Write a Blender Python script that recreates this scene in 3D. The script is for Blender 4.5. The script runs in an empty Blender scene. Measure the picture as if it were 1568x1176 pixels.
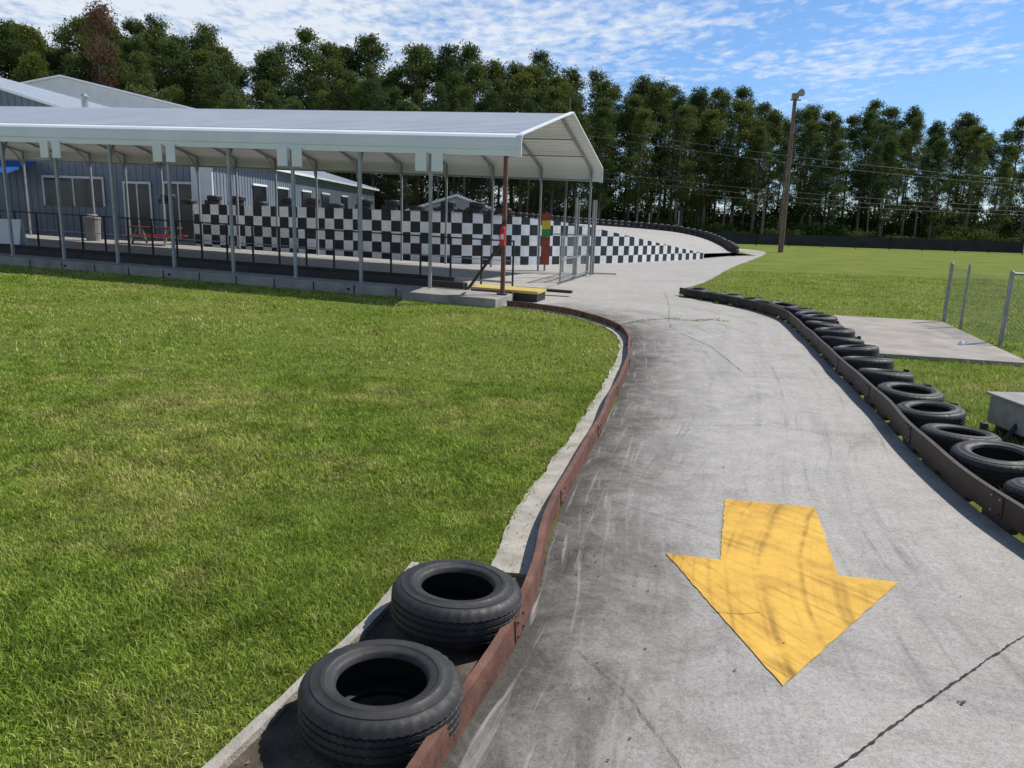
import bpy, math, random
import numpy as np
from mathutils import Matrix, Vector
random.seed(7); rng=np.random.default_rng(7)
scn=bpy.context.scene
scn.view_settings.view_transform='Standard'; scn.view_settings.look='None'; scn.view_settings.exposure=0
COL=scn.collection

# ---------------------------------------------------------------- helpers
SL=0.0187; XF=-0.3
def gz(x): return SL*min(max(0.0,XF-x),50.0)
C=Vector((-0.26,15.9,0.0)); A=math.radians(16)
U=Vector((-math.cos(A),math.sin(A),0)); W=Vector((math.sin(A),math.cos(A),0))
def L(t,s,z=0.0):
    q=C+U*t+W*s; return Vector((q.x,q.y,z+gz(q.x)))
def Lt(t,s,z=0.0):
    q=C+U*t+W*s; return Vector((q.x,q.y,z+SL*t))

def nodes(m):
    m.use_nodes=True; nt=m.node_tree; nt.nodes.clear(); return nt
def N(nt,typ,**kw):
    n=nt.nodes.new(typ)
    for k,v in kw.items(): setattr(n,k,v)
    return n
def ramp(nt,fac,stops):
    r=nt.nodes.new('ShaderNodeValToRGB'); e=r.color_ramp.elements
    while len(e)>1: e.remove(e[-1])
    e[0].position=stops[0][0]
    for i,(p,c) in enumerate(stops):
        el=e[0] if i==0 else e.new(p)
        el.color=(c[0],c[1],c[2],1) if hasattr(c,'__len__') else (c,c,c,1)
    nt.links.new(fac,r.inputs[0]); return r.outputs[0]
def noise(nt,vec,scale,detail=4,rough=.6,dist=0):
    n=N(nt,'ShaderNodeTexNoise'); n.inputs['Scale'].default_value=scale; n.inputs['Detail'].default_value=detail
    n.inputs['Roughness'].default_value=rough; n.inputs['Distortion'].default_value=dist
    if vec is not None: nt.links.new(vec,n.inputs['Vector'])
    return n.outputs['Fac']
def mix(nt,fac,a,b,mode='MIX'):
    m=nt.nodes.new('ShaderNodeMix'); m.data_type='RGBA'; m.blend_type=mode
    for s,v in ((0,fac),(6,a),(7,b)):
        if isinstance(v,(int,float)): m.inputs[s].default_value=v if s==0 else (v,v,v,1)
        elif isinstance(v,tuple): m.inputs[s].default_value=(v[0],v[1],v[2],1)
        else: nt.links.new(v,m.inputs[s])
    return m.outputs[2]
def math_(nt,op,a,b=None,c=None):
    m=nt.nodes.new('ShaderNodeMath'); m.operation=op
    for i,v in enumerate((a,b,c)):
        if v is None: continue
        if isinstance(v,(int,float)): m.inputs[i].default_value=v
        else: nt.links.new(v,m.inputs[i])
    return m.outputs[0]
def finish(nt,col,rough=.8,metal=0,bump=None,bstr=.3,bdist=.01,spec=.5):
    b=nt.nodes.new('ShaderNodeBsdfPrincipled'); o=nt.nodes.new('ShaderNodeOutputMaterial')
    if isinstance(col,tuple): b.inputs['Base Color'].default_value=(*col[:3],1)
    else: nt.links.new(col,b.inputs['Base Color'])
    if isinstance(rough,(int,float)): b.inputs['Roughness'].default_value=rough
    else: nt.links.new(rough,b.inputs['Roughness'])
    b.inputs['Metallic'].default_value=metal; b.inputs['Specular IOR Level'].default_value=spec
    if bump is not None:
        bp=nt.nodes.new('ShaderNodeBump'); bp.inputs['Strength'].default_value=bstr; bp.inputs['Distance'].default_value=bdist
        nt.links.new(bump,bp.inputs['Height']); nt.links.new(bp.outputs[0],b.inputs['Normal'])
    nt.links.new(b.outputs[0],o.inputs[0]); return b
def simple(name,c1,c2,scale=3,rough=.7,metal=0,bstr=.2,spec=.4,detail=6):
    m=bpy.data.materials.new(name); nt=nodes(m)
    geo=nt.nodes.new('ShaderNodeNewGeometry')
    f=noise(nt,geo.outputs['Position'],scale,detail,.65)
    col=ramp(nt,f,[(.3,c1),(.7,c2)])
    f2=noise(nt,geo.outputs['Position'],scale*12,3,.7)
    finish(nt,col,rough,metal,f2,bstr,.01,spec); return m

M={}
M['steel']=simple('galvanised_steel',(.24,.25,.26),(.36,.37,.39),5,.5,.4)
M['white']=simple('white_roof_metal',(.70,.73,.77),(.82,.83,.84),.6,.42,0.0,.05)
M['trim']=simple('white_trim',(.70,.72,.74),(.82,.83,.83),1,.5,0,.05)
M['rust']=simple('rusty_brown_paint',(.085,.036,.027),(.21,.10,.068),7,.6,0,.4)
M['darkrail']=simple('dark_rail_paint',(.016,.012,.010),(.055,.034,.026),5,.55,0,.4)
M['black']=simple('black_timber',(.012,.012,.013),(.035,.032,.03),4,.6,0,.3)
M['brownwood']=simple('brown_wood',(.08,.055,.04),(.16,.11,.08),4,.8,0,.3)
M['yellowwood']=simple('yellow_board',(.45,.33,.08),(.62,.46,.12),4,.7,0,.2)
M['blockgrey']=simple('kerb_concrete',(.19,.18,.165),(.36,.345,.32),2.5,.9,0,.5)
M['curb']=simple('curb_concrete',(.24,.22,.185),(.50,.47,.41),4.5,.9,0,.8)
M['soil']=simple('dark_soil',(.035,.028,.02),(.16,.13,.10),6,.95,0,.9)
M['pad']=simple('pad_concrete',(.24,.215,.19),(.40,.365,.32),1.8,.9,0,.4)
M['blackfab']=simple('black_fabric',(.012,.013,.016),(.03,.032,.036),1,.7,0,.1)
M['wall']=simple('blue_grey_siding',(.13,.16,.20),(.18,.21,.25),.8,.5,0,.05)
M['wallw']=simple('white_siding',(.5,.52,.54),(.62,.63,.65),.8,.5,0,.05)
M['glass']=simple('dark_window',(.01,.012,.015),(.03,.035,.04),1,.15,0,0,.6)
M['pole']=simple('pole_wood',(.12,.08,.055),(.20,.145,.11),3,.85,0,.3)
M['red']=simple('red_paint',(.5,.02,.02),(.62,.03,.03),5,.35,0,.05)
M['dred']=simple('faded_red_paint',(.28,.05,.03),(.38,.08,.05),5,.6,0,.05)
M['green']=simple('green_paint',(.03,.25,.06),(.04,.33,.08),5,.5,0,.05)
M['yellow']=simple('yellow_paint',(.7,.5,.03),(.8,.58,.05),5,.5,0,.05)
M['blue']=simple('blue_canvas',(.02,.08,.3),(.03,.12,.4),3,.6,0,.05)
M['grey']=simple('grey_plastic',(.20,.19,.18),(.32,.31,.29),6,.6,0,.2)
M['bark']=simple('bark',(.10,.08,.065),(.23,.19,.155),2,.95,0,.3)
M['crack']=simple('crack_dark',(.02,.018,.015),(.06,.05,.04),9,.95,0,.3)
M['wire']=simple('wire',(.05,.05,.05),(.08,.08,.08),1,.6,0,0)
M['leaflitter']=simple('leaf_litter',(.10,.06,.03),(.24,.15,.08),20,.9,0,.1)

def m_rubber():
    m=bpy.data.materials.new('tire_rubber'); nt=nodes(m)
    g=nt.nodes.new('ShaderNodeNewGeometry').outputs['Position']
    f=noise(nt,g,9,6,.7); col=ramp(nt,f,[(.35,(.014,.014,.015)),(.6,(.030,.029,.029)),(.78,(.08,.074,.064))])
    finish(nt,col,ramp(nt,noise(nt,g,25),[(.3,.5),(.7,.75)]),0,noise(nt,g,160,3),.25,.004,.5); return m
M['rubber']=m_rubber()

def m_concrete(name,track):
    m=bpy.data.materials.new(name); nt=nodes(m); lk=nt.links.new
    g=nt.nodes.new('ShaderNodeNewGeometry').outputs['Position']
    col=ramp(nt,noise(nt,g,.55,7,.62),[(.28,(.31,.293,.268)),(.5,(.385,.367,.34)),(.72,(.45,.43,.40))])
    col=mix(nt,.5,col,ramp(nt,noise(nt,g,5,6,.8),[(.3,(.27,.255,.235)),(.7,(.50,.48,.45))]),'MIX')
    sp=ramp(nt,noise(nt,g,150,3,.8),[(.3,.60),(.5,1.0),(.75,1.22)])
    col=mix(nt,1.0,col,sp,'MULTIPLY')
    sp=ramp(nt,noise(nt,g,40,4,.85),[(.3,.78),(.5,1.0),(.75,1.12)])
    col=mix(nt,1.0,col,sp,'MULTIPLY')
    st=ramp(nt,noise(nt,g,1.3,6,.75,1.0),[(.30,.6),(.46,1.0)])
    col=mix(nt,.6,col,st,'MULTIPLY')
    if track:
        uv=nt.nodes.new('ShaderNodeUVMap').outputs[0]
        sx=nt.nodes.new('ShaderNodeSeparateXYZ'); lk(uv,sx.inputs[0])
        for k,(su,sv,lo,hi,dk,fac,wa) in enumerate(((30,.10,.55,.68,.60,.8,.10),(70,.16,.58,.70,.64,.6,-.14),(9,.08,.50,.75,.78,.8,.05))):
            vv=math_(nt,'MULTIPLY',sx.outputs[1],1.0)
            u=math_(nt,'ADD',sx.outputs[0],math_(nt,'MULTIPLY',math_(nt,'SINE',math_(nt,'MULTIPLY_ADD',vv,.45+.2*k,k*2.0)),wa))
            cb=nt.nodes.new('ShaderNodeCombineXYZ'); lk(math_(nt,'MULTIPLY',u,su),cb.inputs[0]); lk(math_(nt,'MULTIPLY',vv,sv*3),cb.inputs[1]); cb.inputs[2].default_value=k*5
            s=ramp(nt,noise(nt,cb.outputs[0],1.0,3,.6),[(lo,1.0),(hi,dk)])
            mk=ramp(nt,noise(nt,g,.8,4,.7),[(.42,0.0),(.6,fac)])
            col=mix(nt,mk if k<2 else fac,col,s,'MULTIPLY')
        cb=nt.nodes.new('ShaderNodeCombineXYZ'); lk(math_(nt,'MULTIPLY',sx.outputs[0],50),cb.inputs[0]); lk(math_(nt,'MULTIPLY',sx.outputs[1],.9),cb.inputs[1])
        s=ramp(nt,noise(nt,cb.outputs[0],1.0,3,.6,1.2),[(.56,0.0),(.70,.55)])
        lf=ramp(nt,sx.outputs[0],[(.02,1.0),(.30,0.0)])
        # rubber and dirt built up beside the left rail
        e=math_(nt,'ADD',sx.outputs[0],math_(nt,'MULTIPLY',math_(nt,'SUBTRACT',noise(nt,g,2.0,7,.78,.6),.5),.62))
        band=ramp(nt,e,[(0.0,(.20,.19,.18)),(.08,(.38,.37,.36)),(.18,(.66,.65,.64)),(.30,(.90,.90,.90)),(.40,(1,1,1))])
        col=mix(nt,1.0,col,band,'MULTIPLY')
        col=mix(nt,math_(nt,'MULTIPLY',s,lf),col,(.44,.42,.39))
        e2=math_(nt,'ADD',sx.outputs[0],math_(nt,'MULTIPLY',math_(nt,'SUBTRACT',noise(nt,g,3,5,.7),.5),.1))
        col=mix(nt,.6,col,ramp(nt,e2,[(.93,1.0),(.995,.5)]),'MULTIPLY')
    h=mix(nt,.5,noise(nt,g,90,4,.8),noise(nt,g,14,5,.7))
    finish(nt,col,.88,0,h,.4,.012,.3); return m
M['track']=m_concrete('track_concrete',True); M['conc']=m_concrete('plaza_concrete',False)

def m_grass():
    m=bpy.data.materials.new('grass_ground'); nt=nodes(m)
    g=nt.nodes.new('ShaderNodeNewGeometry').outputs['Position']
    a=ramp(nt,noise(nt,g,.5,6,.65),[(.3,(.14,.195,.028)),(.5,(.19,.24,.040)),(.7,(.27,.28,.065))])
    b=ramp(nt,noise(nt,g,9,6,.8),[(.3,.55),(.55,1.0),(.75,1.3)])
    col=mix(nt,1.0,a,b,'MULTIPLY')
    c=ramp(nt,noise(nt,g,60,3,.8),[(.3,.55),(.7,1.25)])
    col=mix(nt,1.0,col,c,'MULTIPLY')
    finish(nt,col,.95,0,noise(nt,g,45,5,.8),.8,.04,.1); return m
M['grass']=m_grass()
def leafshader(nt,col,tr):
    lk=nt.links.new
    d=nt.nodes.new('ShaderNodeBsdfDiffuse'); t=nt.nodes.new('ShaderNodeBsdfTranslucent'); ms=nt.nodes.new('ShaderNodeMixShader'); o=nt.nodes.new('ShaderNodeOutputMaterial')
    lk(col,d.inputs[0]); lk(col,t.inputs[0]); ms.inputs[0].default_value=tr
    lk(d.outputs[0],ms.inputs[1]); lk(t.outputs[0],ms.inputs[2]); lk(ms.outputs[0],o.inputs[0])
def m_blade():
    m=bpy.data.materials.new('grass_blades'); nt=nodes(m)
    g=nt.nodes.new('ShaderNodeNewGeometry').outputs['Position']
    at=nt.nodes.new('ShaderNodeAttribute'); at.attribute_name='rnd'
    a=ramp(nt,noise(nt,g,.55,7,.72),[(.30,(.21,.33,.045)),(.48,(.32,.42,.07)),(.62,(.50,.50,.15))])
    a2=ramp(nt,noise(nt,g,3.2,5,.75),[(.33,.60),(.6,1.15)])
    a=mix(nt,1.0,a,a2,'MULTIPLY')
    r=ramp(nt,at.outputs['Fac'],[(0.0,(.40,.52,.5)),(.45,(1,1,1)),(.78,(1.15,1.1,.95)),(.86,(1.4,1.2,1.9)),(1.0,(1.6,1.3,2.6))])
    col=mix(nt,1.0,a,r,'MULTIPLY'); leafshader(nt,col,.35); return m
M['blade']=m_blade()
def m_leaf(name,c1,c2,c3):
    m=bpy.data.materials.new(name); nt=nodes(m)
    at=nt.nodes.new('ShaderNodeAttribute'); at.attribute_name='rnd'
    oi=nt.nodes.new('ShaderNodeObjectInfo')
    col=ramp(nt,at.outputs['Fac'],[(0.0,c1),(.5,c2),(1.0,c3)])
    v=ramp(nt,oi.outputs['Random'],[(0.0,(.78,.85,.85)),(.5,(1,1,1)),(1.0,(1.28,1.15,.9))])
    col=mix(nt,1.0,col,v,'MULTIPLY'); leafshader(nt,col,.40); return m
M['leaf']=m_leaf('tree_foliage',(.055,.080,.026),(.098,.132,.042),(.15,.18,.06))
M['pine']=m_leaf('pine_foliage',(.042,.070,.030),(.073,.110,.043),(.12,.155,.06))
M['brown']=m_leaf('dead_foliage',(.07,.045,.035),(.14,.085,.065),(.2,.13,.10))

def m_check():
    m=bpy.data.materials.new('checker_paint'); nt=nodes(m); lk=nt.links.new
    uv=nt.nodes.new('ShaderNodeUVMap').outputs[0]; sx=nt.nodes.new('ShaderNodeSeparateXYZ'); lk(uv,sx.inputs[0])
    a=math_(nt,'FLOOR',math_(nt,'DIVIDE',sx.outputs[0],.4)); b=math_(nt,'FLOOR',math_(nt,'DIVIDE',sx.outputs[1],.4))
    c=math_(nt,'MODULO',math_(nt,'ADD',math_(nt,'ADD',a,b),100),2)
    g=nt.nodes.new('ShaderNodeNewGeometry').outputs['Position']
    w=ramp(nt,noise(nt,g,2.5,6,.7),[(.3,(.64,.66,.68)),(.6,(.84,.84,.84))])
    k=ramp(nt,noise(nt,g,2.5,6,.7),[(.3,(.010,.010,.011)),(.7,(.03,.03,.032))])
    col=mix(nt,c,k,w)
    mj=math_(nt,'FRACT',math_(nt,'DIVIDE',sx.outputs[1],.2)); mm=ramp(nt,mj,[(0.0,.55),(.05,1.0)])
    col=mix(nt,.7,col,mm,'MULTIPLY')
    finish(nt,col,.7,0,noise(nt,g,50),.2); return m
M['check']=m_check()
def m_arrow():
    m=bpy.data.materials.new('yellow_road_paint'); nt=nodes(m); lk=nt.links.new
    g=nt.nodes.new('ShaderNodeNewGeometry').outputs['Position']
    col=ramp(nt,noise(nt,g,2.5,6,.7),[(.3,(.64,.37,.055)),(.6,(.76,.46,.075))])
    for k,(cx,cy,sc,lo,hi,dk,fac) in enumerate(((5.4,2.4,11,.50,.64,.40,.95),(-2.2,.6,15,.54,.66,.48,.7),(6.5,5.6,34,.56,.66,.55,.5))):
        vm=nt.nodes.new('ShaderNodeVectorMath'); vm.operation='DISTANCE'; lk(g,vm.inputs[0]); vm.inputs[1].default_value=(cx,cy,0)
        rr=math_(nt,'ADD',vm.outputs['Value'],math_(nt,'MULTIPLY',noise(nt,g,1.3,1),.10))
        cb=nt.nodes.new('ShaderNodeCombineXYZ'); lk(math_(nt,'MULTIPLY',rr,sc),cb.inputs[0]); cb.inputs[1].default_value=k*7.3
        s=ramp(nt,noise(nt,cb.outputs[0],1,3,.6),[(lo,(1,1,1)),(hi,(dk,dk*.9,dk*.9))])
        mk=ramp(nt,noise(nt,g,2.3,4,.7),[(.40,0.05),(.60,fac)])
        col=mix(nt,mk,col,s,'MULTIPLY')
    col=mix(nt,.4,col,ramp(nt,noise(nt,g,1.9,5,.7),[(.38,(.50,.42,.36)),(.55,(1,1,1))]),'MULTIPLY')
    sp=ramp(nt,noise(nt,g,130,3,.8),[(.30,.5),(.42,1.0)]); col=mix(nt,.8,col,sp,'MULTIPLY')
    finish(nt,col,.75,0,noise(nt,g,90,4,.8),.3,.01,.3); return m
M['arrow']=m_arrow()

class Acc:
    def __init__(s): s.v=[]; s.f=[]; s.m=[]; s.mats=[]
    def mi(s,mat):
        if mat not in s.mats: s.mats.append(mat)
        return s.mats.index(mat)
    def poly(s,pts,mat):
        b=len(s.v); s.v+= [tuple(p) for p in pts]; s.f.append(tuple(range(b,b+len(pts)))); s.m.append(s.mi(mat))
    def hexa(s,p,mat):
        b=len(s.v); s.v+=[tuple(q) for q in p]; i=s.mi(mat)
        for f in ((3,2,1,0),(4,5,6,7),(0,1,5,4),(1,2,6,5),(2,3,7,6),(3,0,4,7)):
            s.f.append(tuple(b+k for k in f)); s.m.append(i)
    def bar(s,p0,p1,w,h,mat,up=Vector((0,0,1))):
        p0=Vector(p0);p1=Vector(p1); d=(p1-p0).normalized()
        if abs(d.dot(up))>.95: up=W
        x=d.cross(up).normalized(); y=x.cross(d).normalized()
        q=[]
        for p in (p0,p1): q.append([p-x*w/2-y*h/2,p+x*w/2-y*h/2,p+x*w/2+y*h/2,p-x*w/2+y*h/2])
        a,c=q; s.hexa([a[0],a[1],a[2],a[3],c[0],c[1],c[2],c[3]],mat)
    def cyl(s,p0,p1,r0,r1,mat,n=10):
        p0=Vector(p0);p1=Vector(p1); d=(p1-p0).normalized(); up=Vector((0,0,1)) if abs(d.z)<.9 else Vector((1,0,0))
        x=d.cross(up).normalized(); y=x.cross(d); b=len(s.v); i=s.mi(mat)
        for p,r in((p0,r0),(p1,r1)):
            for k in range(n):
                a=2*math.pi*k/n; s.v.append(tuple(p+x*math.cos(a)*r+y*math.sin(a)*r))
        for k in range(n):
            s.f.append((b+k,b+(k+1)%n,b+n+(k+1)%n,b+n+k)); s.m.append(i)
        s.f.append(tuple(b+n+k for k in range(n))); s.m.append(i); s.f.append(tuple(b+k for k in reversed(range(n)))); s.m.append(i)
    def lbox(s,t0,t1,s0,s1,z0,z1,mat,fn=None):
        fn=fn or Lt
        s.hexa([fn(t1,s0,z0),fn(t0,s0,z0),fn(t0,s1,z0),fn(t1,s1,z0),fn(t1,s0,z1),fn(t0,s0,z1),fn(t0,s1,z1),fn(t1,s1,z1)],mat)
    def box(s,x0,x1,y0,y1,z0,z1,mat):
        s.hexa([(x0,y0,z0),(x1,y0,z0),(x1,y1,z0),(x0,y1,z0),(x0,y0,z1),(x1,y0,z1),(x1,y1,z1),(x0,y1,z1)],mat)
    def chain(s,p0,p1,h,d,w,mat):
        p0=Vector(p0);p1=Vector(p1); v=p1-p0; Ln=v.length; e=v/Ln; z=Vector((0,0,1))
        k=-h
        while k<Ln:
            for sg in (0,1):
                a,bb=max(k,0),min(k+h,Ln)
                if bb-a>.02:
                    za,zb=a-k,bb-k
                    if sg: za,zb=h-za,h-zb
                    q0=p0+e*a+z*za;q1=p0+e*bb+z*zb; dr=(q1-q0).normalized(); n=dr.cross(e.cross(z)).normalized()*w/2
                    s.poly([q0-n,q1-n,q1+n,q0+n],mat)
            k+=d
    def obj(s,name,parent=None,smooth=False,bevel=0):
        me=bpy.data.meshes.new(name); me.from_pydata(s.v,[],s.f)
        for m in s.mats: me.materials.append(m)
        me.polygons.foreach_set('material_index',s.m)
        if smooth: me.polygons.foreach_set('use_smooth',[True]*len(s.f))
        me.update(); o=bpy.data.objects.new(name,me); COL.objects.link(o)
        if parent: o.parent=parent
        if bevel:
            b=o.modifiers.new('b','BEVEL'); b.width=bevel; b.segments=2
        return o
def empty(name):
    o=bpy.data.objects.new(name,None); COL.objects.link(o); return o
def catmull(P,n=12):
    P=[np.array(p,float) for p in P]; Q=[2*P[0]-P[1]]+P+[2*P[-1]-P[-2]]; out=[]
    for i in range(1,len(Q)-2):
        a,b,c,d=Q[i-1:i+3]
        for k in range(n):
            t=k/n; out.append(.5*((2*b)+(-a+c)*t+(2*a-5*b+4*c-d)*t*t+(-a+3*b-3*c+d)*t**3))
    out.append(P[-1]); return np.array(out)
def resample(P,n):
    P=np.array(P,float); d=np.r_[0,np.cumsum(np.linalg.norm(np.diff(P,axis=0),axis=1))]; t=np.linspace(0,d[-1],n)
    return np.stack([np.interp(t,d,P[:,k]) for k in range(P.shape[1])],1), d[-1]
def normals2(P):
    T=np.gradient(P,axis=0); T/=np.linalg.norm(T,axis=1)[:,None]; return np.stack([-T[:,1],T[:,0]],1)

# ---------------------------------------------------------------- ground
xs=[-400,-200,-120,-80,XF-50,-40,-30,-20,-12,-8,-5,-3,-1.5,XF,1,3,6,10,15,20,30,50,80,130,250,400]
ys=[-60,-20,-5,0,3,6,10,15,20,30,45,60,80,100,150,250,500]
v=[(x,y,gz(x)) for y in ys for x in xs]; nx=len(xs)
f=[(j*nx+i,j*nx+i+1,(j+1)*nx+i+1,(j+1)*nx+i) for j in range(len(ys)-1) for i in range(nx-1)]
me=bpy.data.meshes.new('grass_ground'); me.from_pydata(v,[],f); me.materials.append(M['grass']); o=bpy.data.objects.new('grass_ground',me); COL.objects.link(o)

# ---------------------------------------------------------------- track
railL=catmull([(-1.0,-.6),(-.75,.3),(-.47,1.3),(-.20,2.14),(0.03,2.8),(.16,3.39),(.25,4.02),(.45,4.98),(.68,5.86),(1.0,7.2),(1.29,8.49),(1.57,10),(1.75,11.3),(1.74,12.3),(1.5,13.3),(1.05,14.3),(.45,14.98),(-.15,15.35)])
railR=catmull([(3.3,-1),(3.0,1.0),(2.93,2.5),(2.98,4.05),(3.07,4.9),(3.23,5.78),(3.65,7.56),(4.2,10.0),(4.72,12.3),(5.12,14.3),(5.14,15.6),(4.85,17.0),(4.1,19.0)])
NV=120;NU=30
a,_=resample(railL,NV); b,_=resample(railR,NV)
verts=[];uvs=[]
for j in range(NV):
    for i in range(NU+1):
        t=i/NU; p=a[j]*(1-t)+b[j]*t; verts.append((p[0],p[1],.004+gz(p[0]))); uvs.append((t,j/(NV-1)*20))
faces=[(j*(NU+1)+i,j*(NU+1)+i+1,(j+1)*(NU+1)+i+1,(j+1)*(NU+1)+i) for j in range(NV-1) for i in range(NU)]
me=bpy.data.meshes.new('kart_track'); me.from_pydata(verts,[],faces); me.materials.append(M['track'])
ul=me.uv_layers.new(name='UVMap'); li=np.empty(len(me.loops),np.int32); me.loops.foreach_get('vertex_index',li); ul.data.foreach_set('uv',np.array(uvs)[li].astype(np.float32).ravel())
track=bpy.data.objects.new('kart_track',me); COL.objects.link(track)

import bmesh
def flat(name,pts,z,mat):
    bm=bmesh.new(); vs=[bm.verts.new((p[0],p[1],0)) for p in pts]; bm.faces.new(vs)
    bmesh.ops.triangulate(bm,faces=bm.faces[:])
    for X in (XF,XF-50):
        bmesh.ops.bisect_plane(bm,geom=bm.verts[:]+bm.edges[:]+bm.faces[:],plane_co=(X,0,0),plane_no=(1,0,0))
    for q in bm.verts: q.co.z=gz(q.co.x)+z
    bmesh.ops.recalc_face_normals(bm,faces=bm.faces[:])
    me=bpy.data.meshes.new(name); bm.to_mesh(me); bm.free(); me.materials.append(mat); o=bpy.data.objects.new(name,me); COL.objects.link(o)
    if me.polygons[0].normal.z<0: me.flip_normals()
    return o
edgeR=catmull([(4.1,19.0),(4.5,20.6),(6.17,24.4),(9.15,32.5),(12.2,40),(15.7,48.8),(17.6,55),(17.2,60),(13,64)],6)
inn=[(10,61),(13.2,57),(14,52),(13,46.5),(9.9,41.2),(9.0,44),(0,46),(-45,50),(-45,28)]
pl=[(-.15,15.35)]+[tuple(p) for p in edgeR]+inn
e=L(40,-.1); pl+= [(e.x,e.y)]
e=L(.1,-.1); pl+=[(e.x,e.y)]
flat('concrete_plaza',pl,.005,M['conc'])

# cracks / joints
ca=Acc()
def crack(P,w,jit=.012,z=.009,n=60):
    P,ln=resample(P,n); P=P+np.cumsum(rng.normal(0,jit*.3,P.shape),0)*0.5+rng.normal(0,jit*.2,P.shape)
    nn=normals2(P); ww=w*(.35+1.1*rng.random(n)); ww[0]=ww[-1]=.0005
    for i in range(n-1):
        ca.poly([(*(P[i]-nn[i]*ww[i]/2),z),(*(P[i+1]-nn[i+1]*ww[i+1]/2),z),(*(P[i+1]+nn[i+1]*ww[i+1]/2),z),(*(P[i]+nn[i]*ww[i]/2),z)],M['crack'])
crack([(3.0,3.55),(2.32,3.08),(1.72,2.65),(1.12,2.20),(.2,1.5)],.008,.006,n=200)
crack([(.95,3.2),(1.1,3.18),(1.2,3.2)],.003,.006)
crack([(.3,2.85),(.45,2.6),(.6,2.2),(.62,1.9)],.0025,.01)
crack([(.3,4.9),(.9,4.4),(1.15,4.2)],.0025,.01)
crack([(1.7,12.9),(2.6,14.1),(3.4,13.9),(4.0,14.6)],.018,.05)
crack([(2.9,6.3),(2.3,6.6),(1.6,6.5)],.003,.02)
crack([(3.5,8.6),(2.6,9.0),(1.4,8.9)],.004,.02)
crack([(2.8,9.0),(2.9,11),(2.7,13),(3.3,16),(3.9,20)],.006,.03,n=90)
def blob(x,y,r):
    k=9; ang=[2*math.pi*i/k for i in range(k)]; ca.poly([(x+math.cos(q)*r*rng.uniform(.5,1.3),y+math.sin(q)*r*rng.uniform(.4,1.0),.0095) for q in ang],M['crack'])
for _ in range(46):
    if _<30: x=rng.uniform(.15,1.2);y=rng.uniform(2.0,4.2)
    else: x=rng.uniform(1.2,3.0);y=rng.uniform(2.2,9)
    if _>=30 and .8<x<2.05 and 2.5<y<4.8: continue
    blob(x,y,rng.uniform(.002,.007))
for (x,y,r) in ((1.74,2.56,.010),(1.755,2.575,.009),(1.735,2.575,.008),(1.58,5.35,.010)): blob(x,y,r)
ca.obj('pavement_cracks')

# arrow
ax=[(1.41,4.68),(1.96,4.58),(1.71,3.62),(1.99,3.56),(1.09,2.64),(.86,3.82),(1.14,3.76)]
AP=[]
for i in range(7):
    p=np.array(ax[i]);q=np.array(ax[(i+1)%7])
    for k in range(30):
        pp=p+(q-p)*k/30
        if k: pp=pp+rng.normal(0,.0018,2)
        AP.append(pp)
o=flat('yellow_arrow_marking',AP,.0085,M['arrow'])

# ---------------------------------------------------------------- left curb + rail
P,ln=resample(railL,420); nn=normals2(P); NP=len(P)
y=P[:,1]
wid=np.where(y<3.45,.66,np.interp(y,[3.6,5,8,11,14,15.3],[.27,.24,.20,.16,.15,.12]))
OUT=P+nn*wid[:,None]
cu=Acc(); so=Acc()
def H3(p,z): return (p[0],p[1],z+gz(p[0]))
jj=np.convolve(rng.normal(0,.02,NP),np.hanning(15)/np.hanning(15).sum(),'same')+np.convolve(rng.normal(0,.010,NP),np.ones(3)/3,'same')
for i in range(NP-1):
    q0,q1=P[i]+nn[i]*.02,P[i+1]+nn[i+1]*.02
    if P[i+1][1]<3.45:
        o0,o1=OUT[i]+nn[i]*jj[i]*.3,OUT[i+1]+nn[i+1]*jj[i+1]*.3; i0,i1=P[i]+nn[i]*(wid[i]-.045-jj[i]*.3),P[i+1]+nn[i+1]*(wid[i]-.045-jj[i+1]*.3)
        so.poly([H3(q0,.008),H3(q1,.008),H3(i1,.010),H3(i0,.010)],M['soil'])
        cu.hexa([H3(i0,-.02),H3(i1,-.02),H3(o1,-.02),H3(o0,-.02),H3(i0,.04),H3(i1,.04),H3(o1,.038),H3(o0,.038)],M['curb'])
    elif P[i][1]>3.45:
        o0,o1=OUT[i]+nn[i]*jj[i],OUT[i+1]+nn[i+1]*jj[i+1]
        cu.hexa([H3(q0,-.02),H3(q1,-.02),H3(o1,-.02),H3(o0,-.02),H3(q0,.022),H3(q1,.022),H3(o1,.018),H3(o0,.018)],M['curb'])
cu.obj('concrete_curb'); so.obj('soil_strip')
lt=Acc()
def debris(x,y,z,r):
    a0=rng.uniform(0,6.28); t=rng.uniform(-.5,.5,3)
    lt.poly([(x+math.cos(a0+q)*r*s_,y+math.sin(a0+q)*r*s_,z+gz(x)+abs(t[k%3])*r*.5) for k,(q,s_) in enumerate(((0,1),(1.6,.4),(3.14,1),(4.7,.4)))],M['leaflitter'])
for _ in range(1100):
    i=rng.integers(0,NP-1)
    if P[i][1]>4.6 and rng.random()<.75: continue
    if P[i][1]<3.45: q=P[i]+nn[i]*rng.uniform(.03,.6); z=.014
    elif rng.random()<.6: q=P[i]+nn[i]*rng.uniform(.03,.2); z=.026
    else: q=P[i]-nn[i]*abs(rng.normal(0,.12)); z=.010
    debris(q[0],q[1],z,rng.uniform(.004,.013))
lt.obj('leaf_litter')
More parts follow.
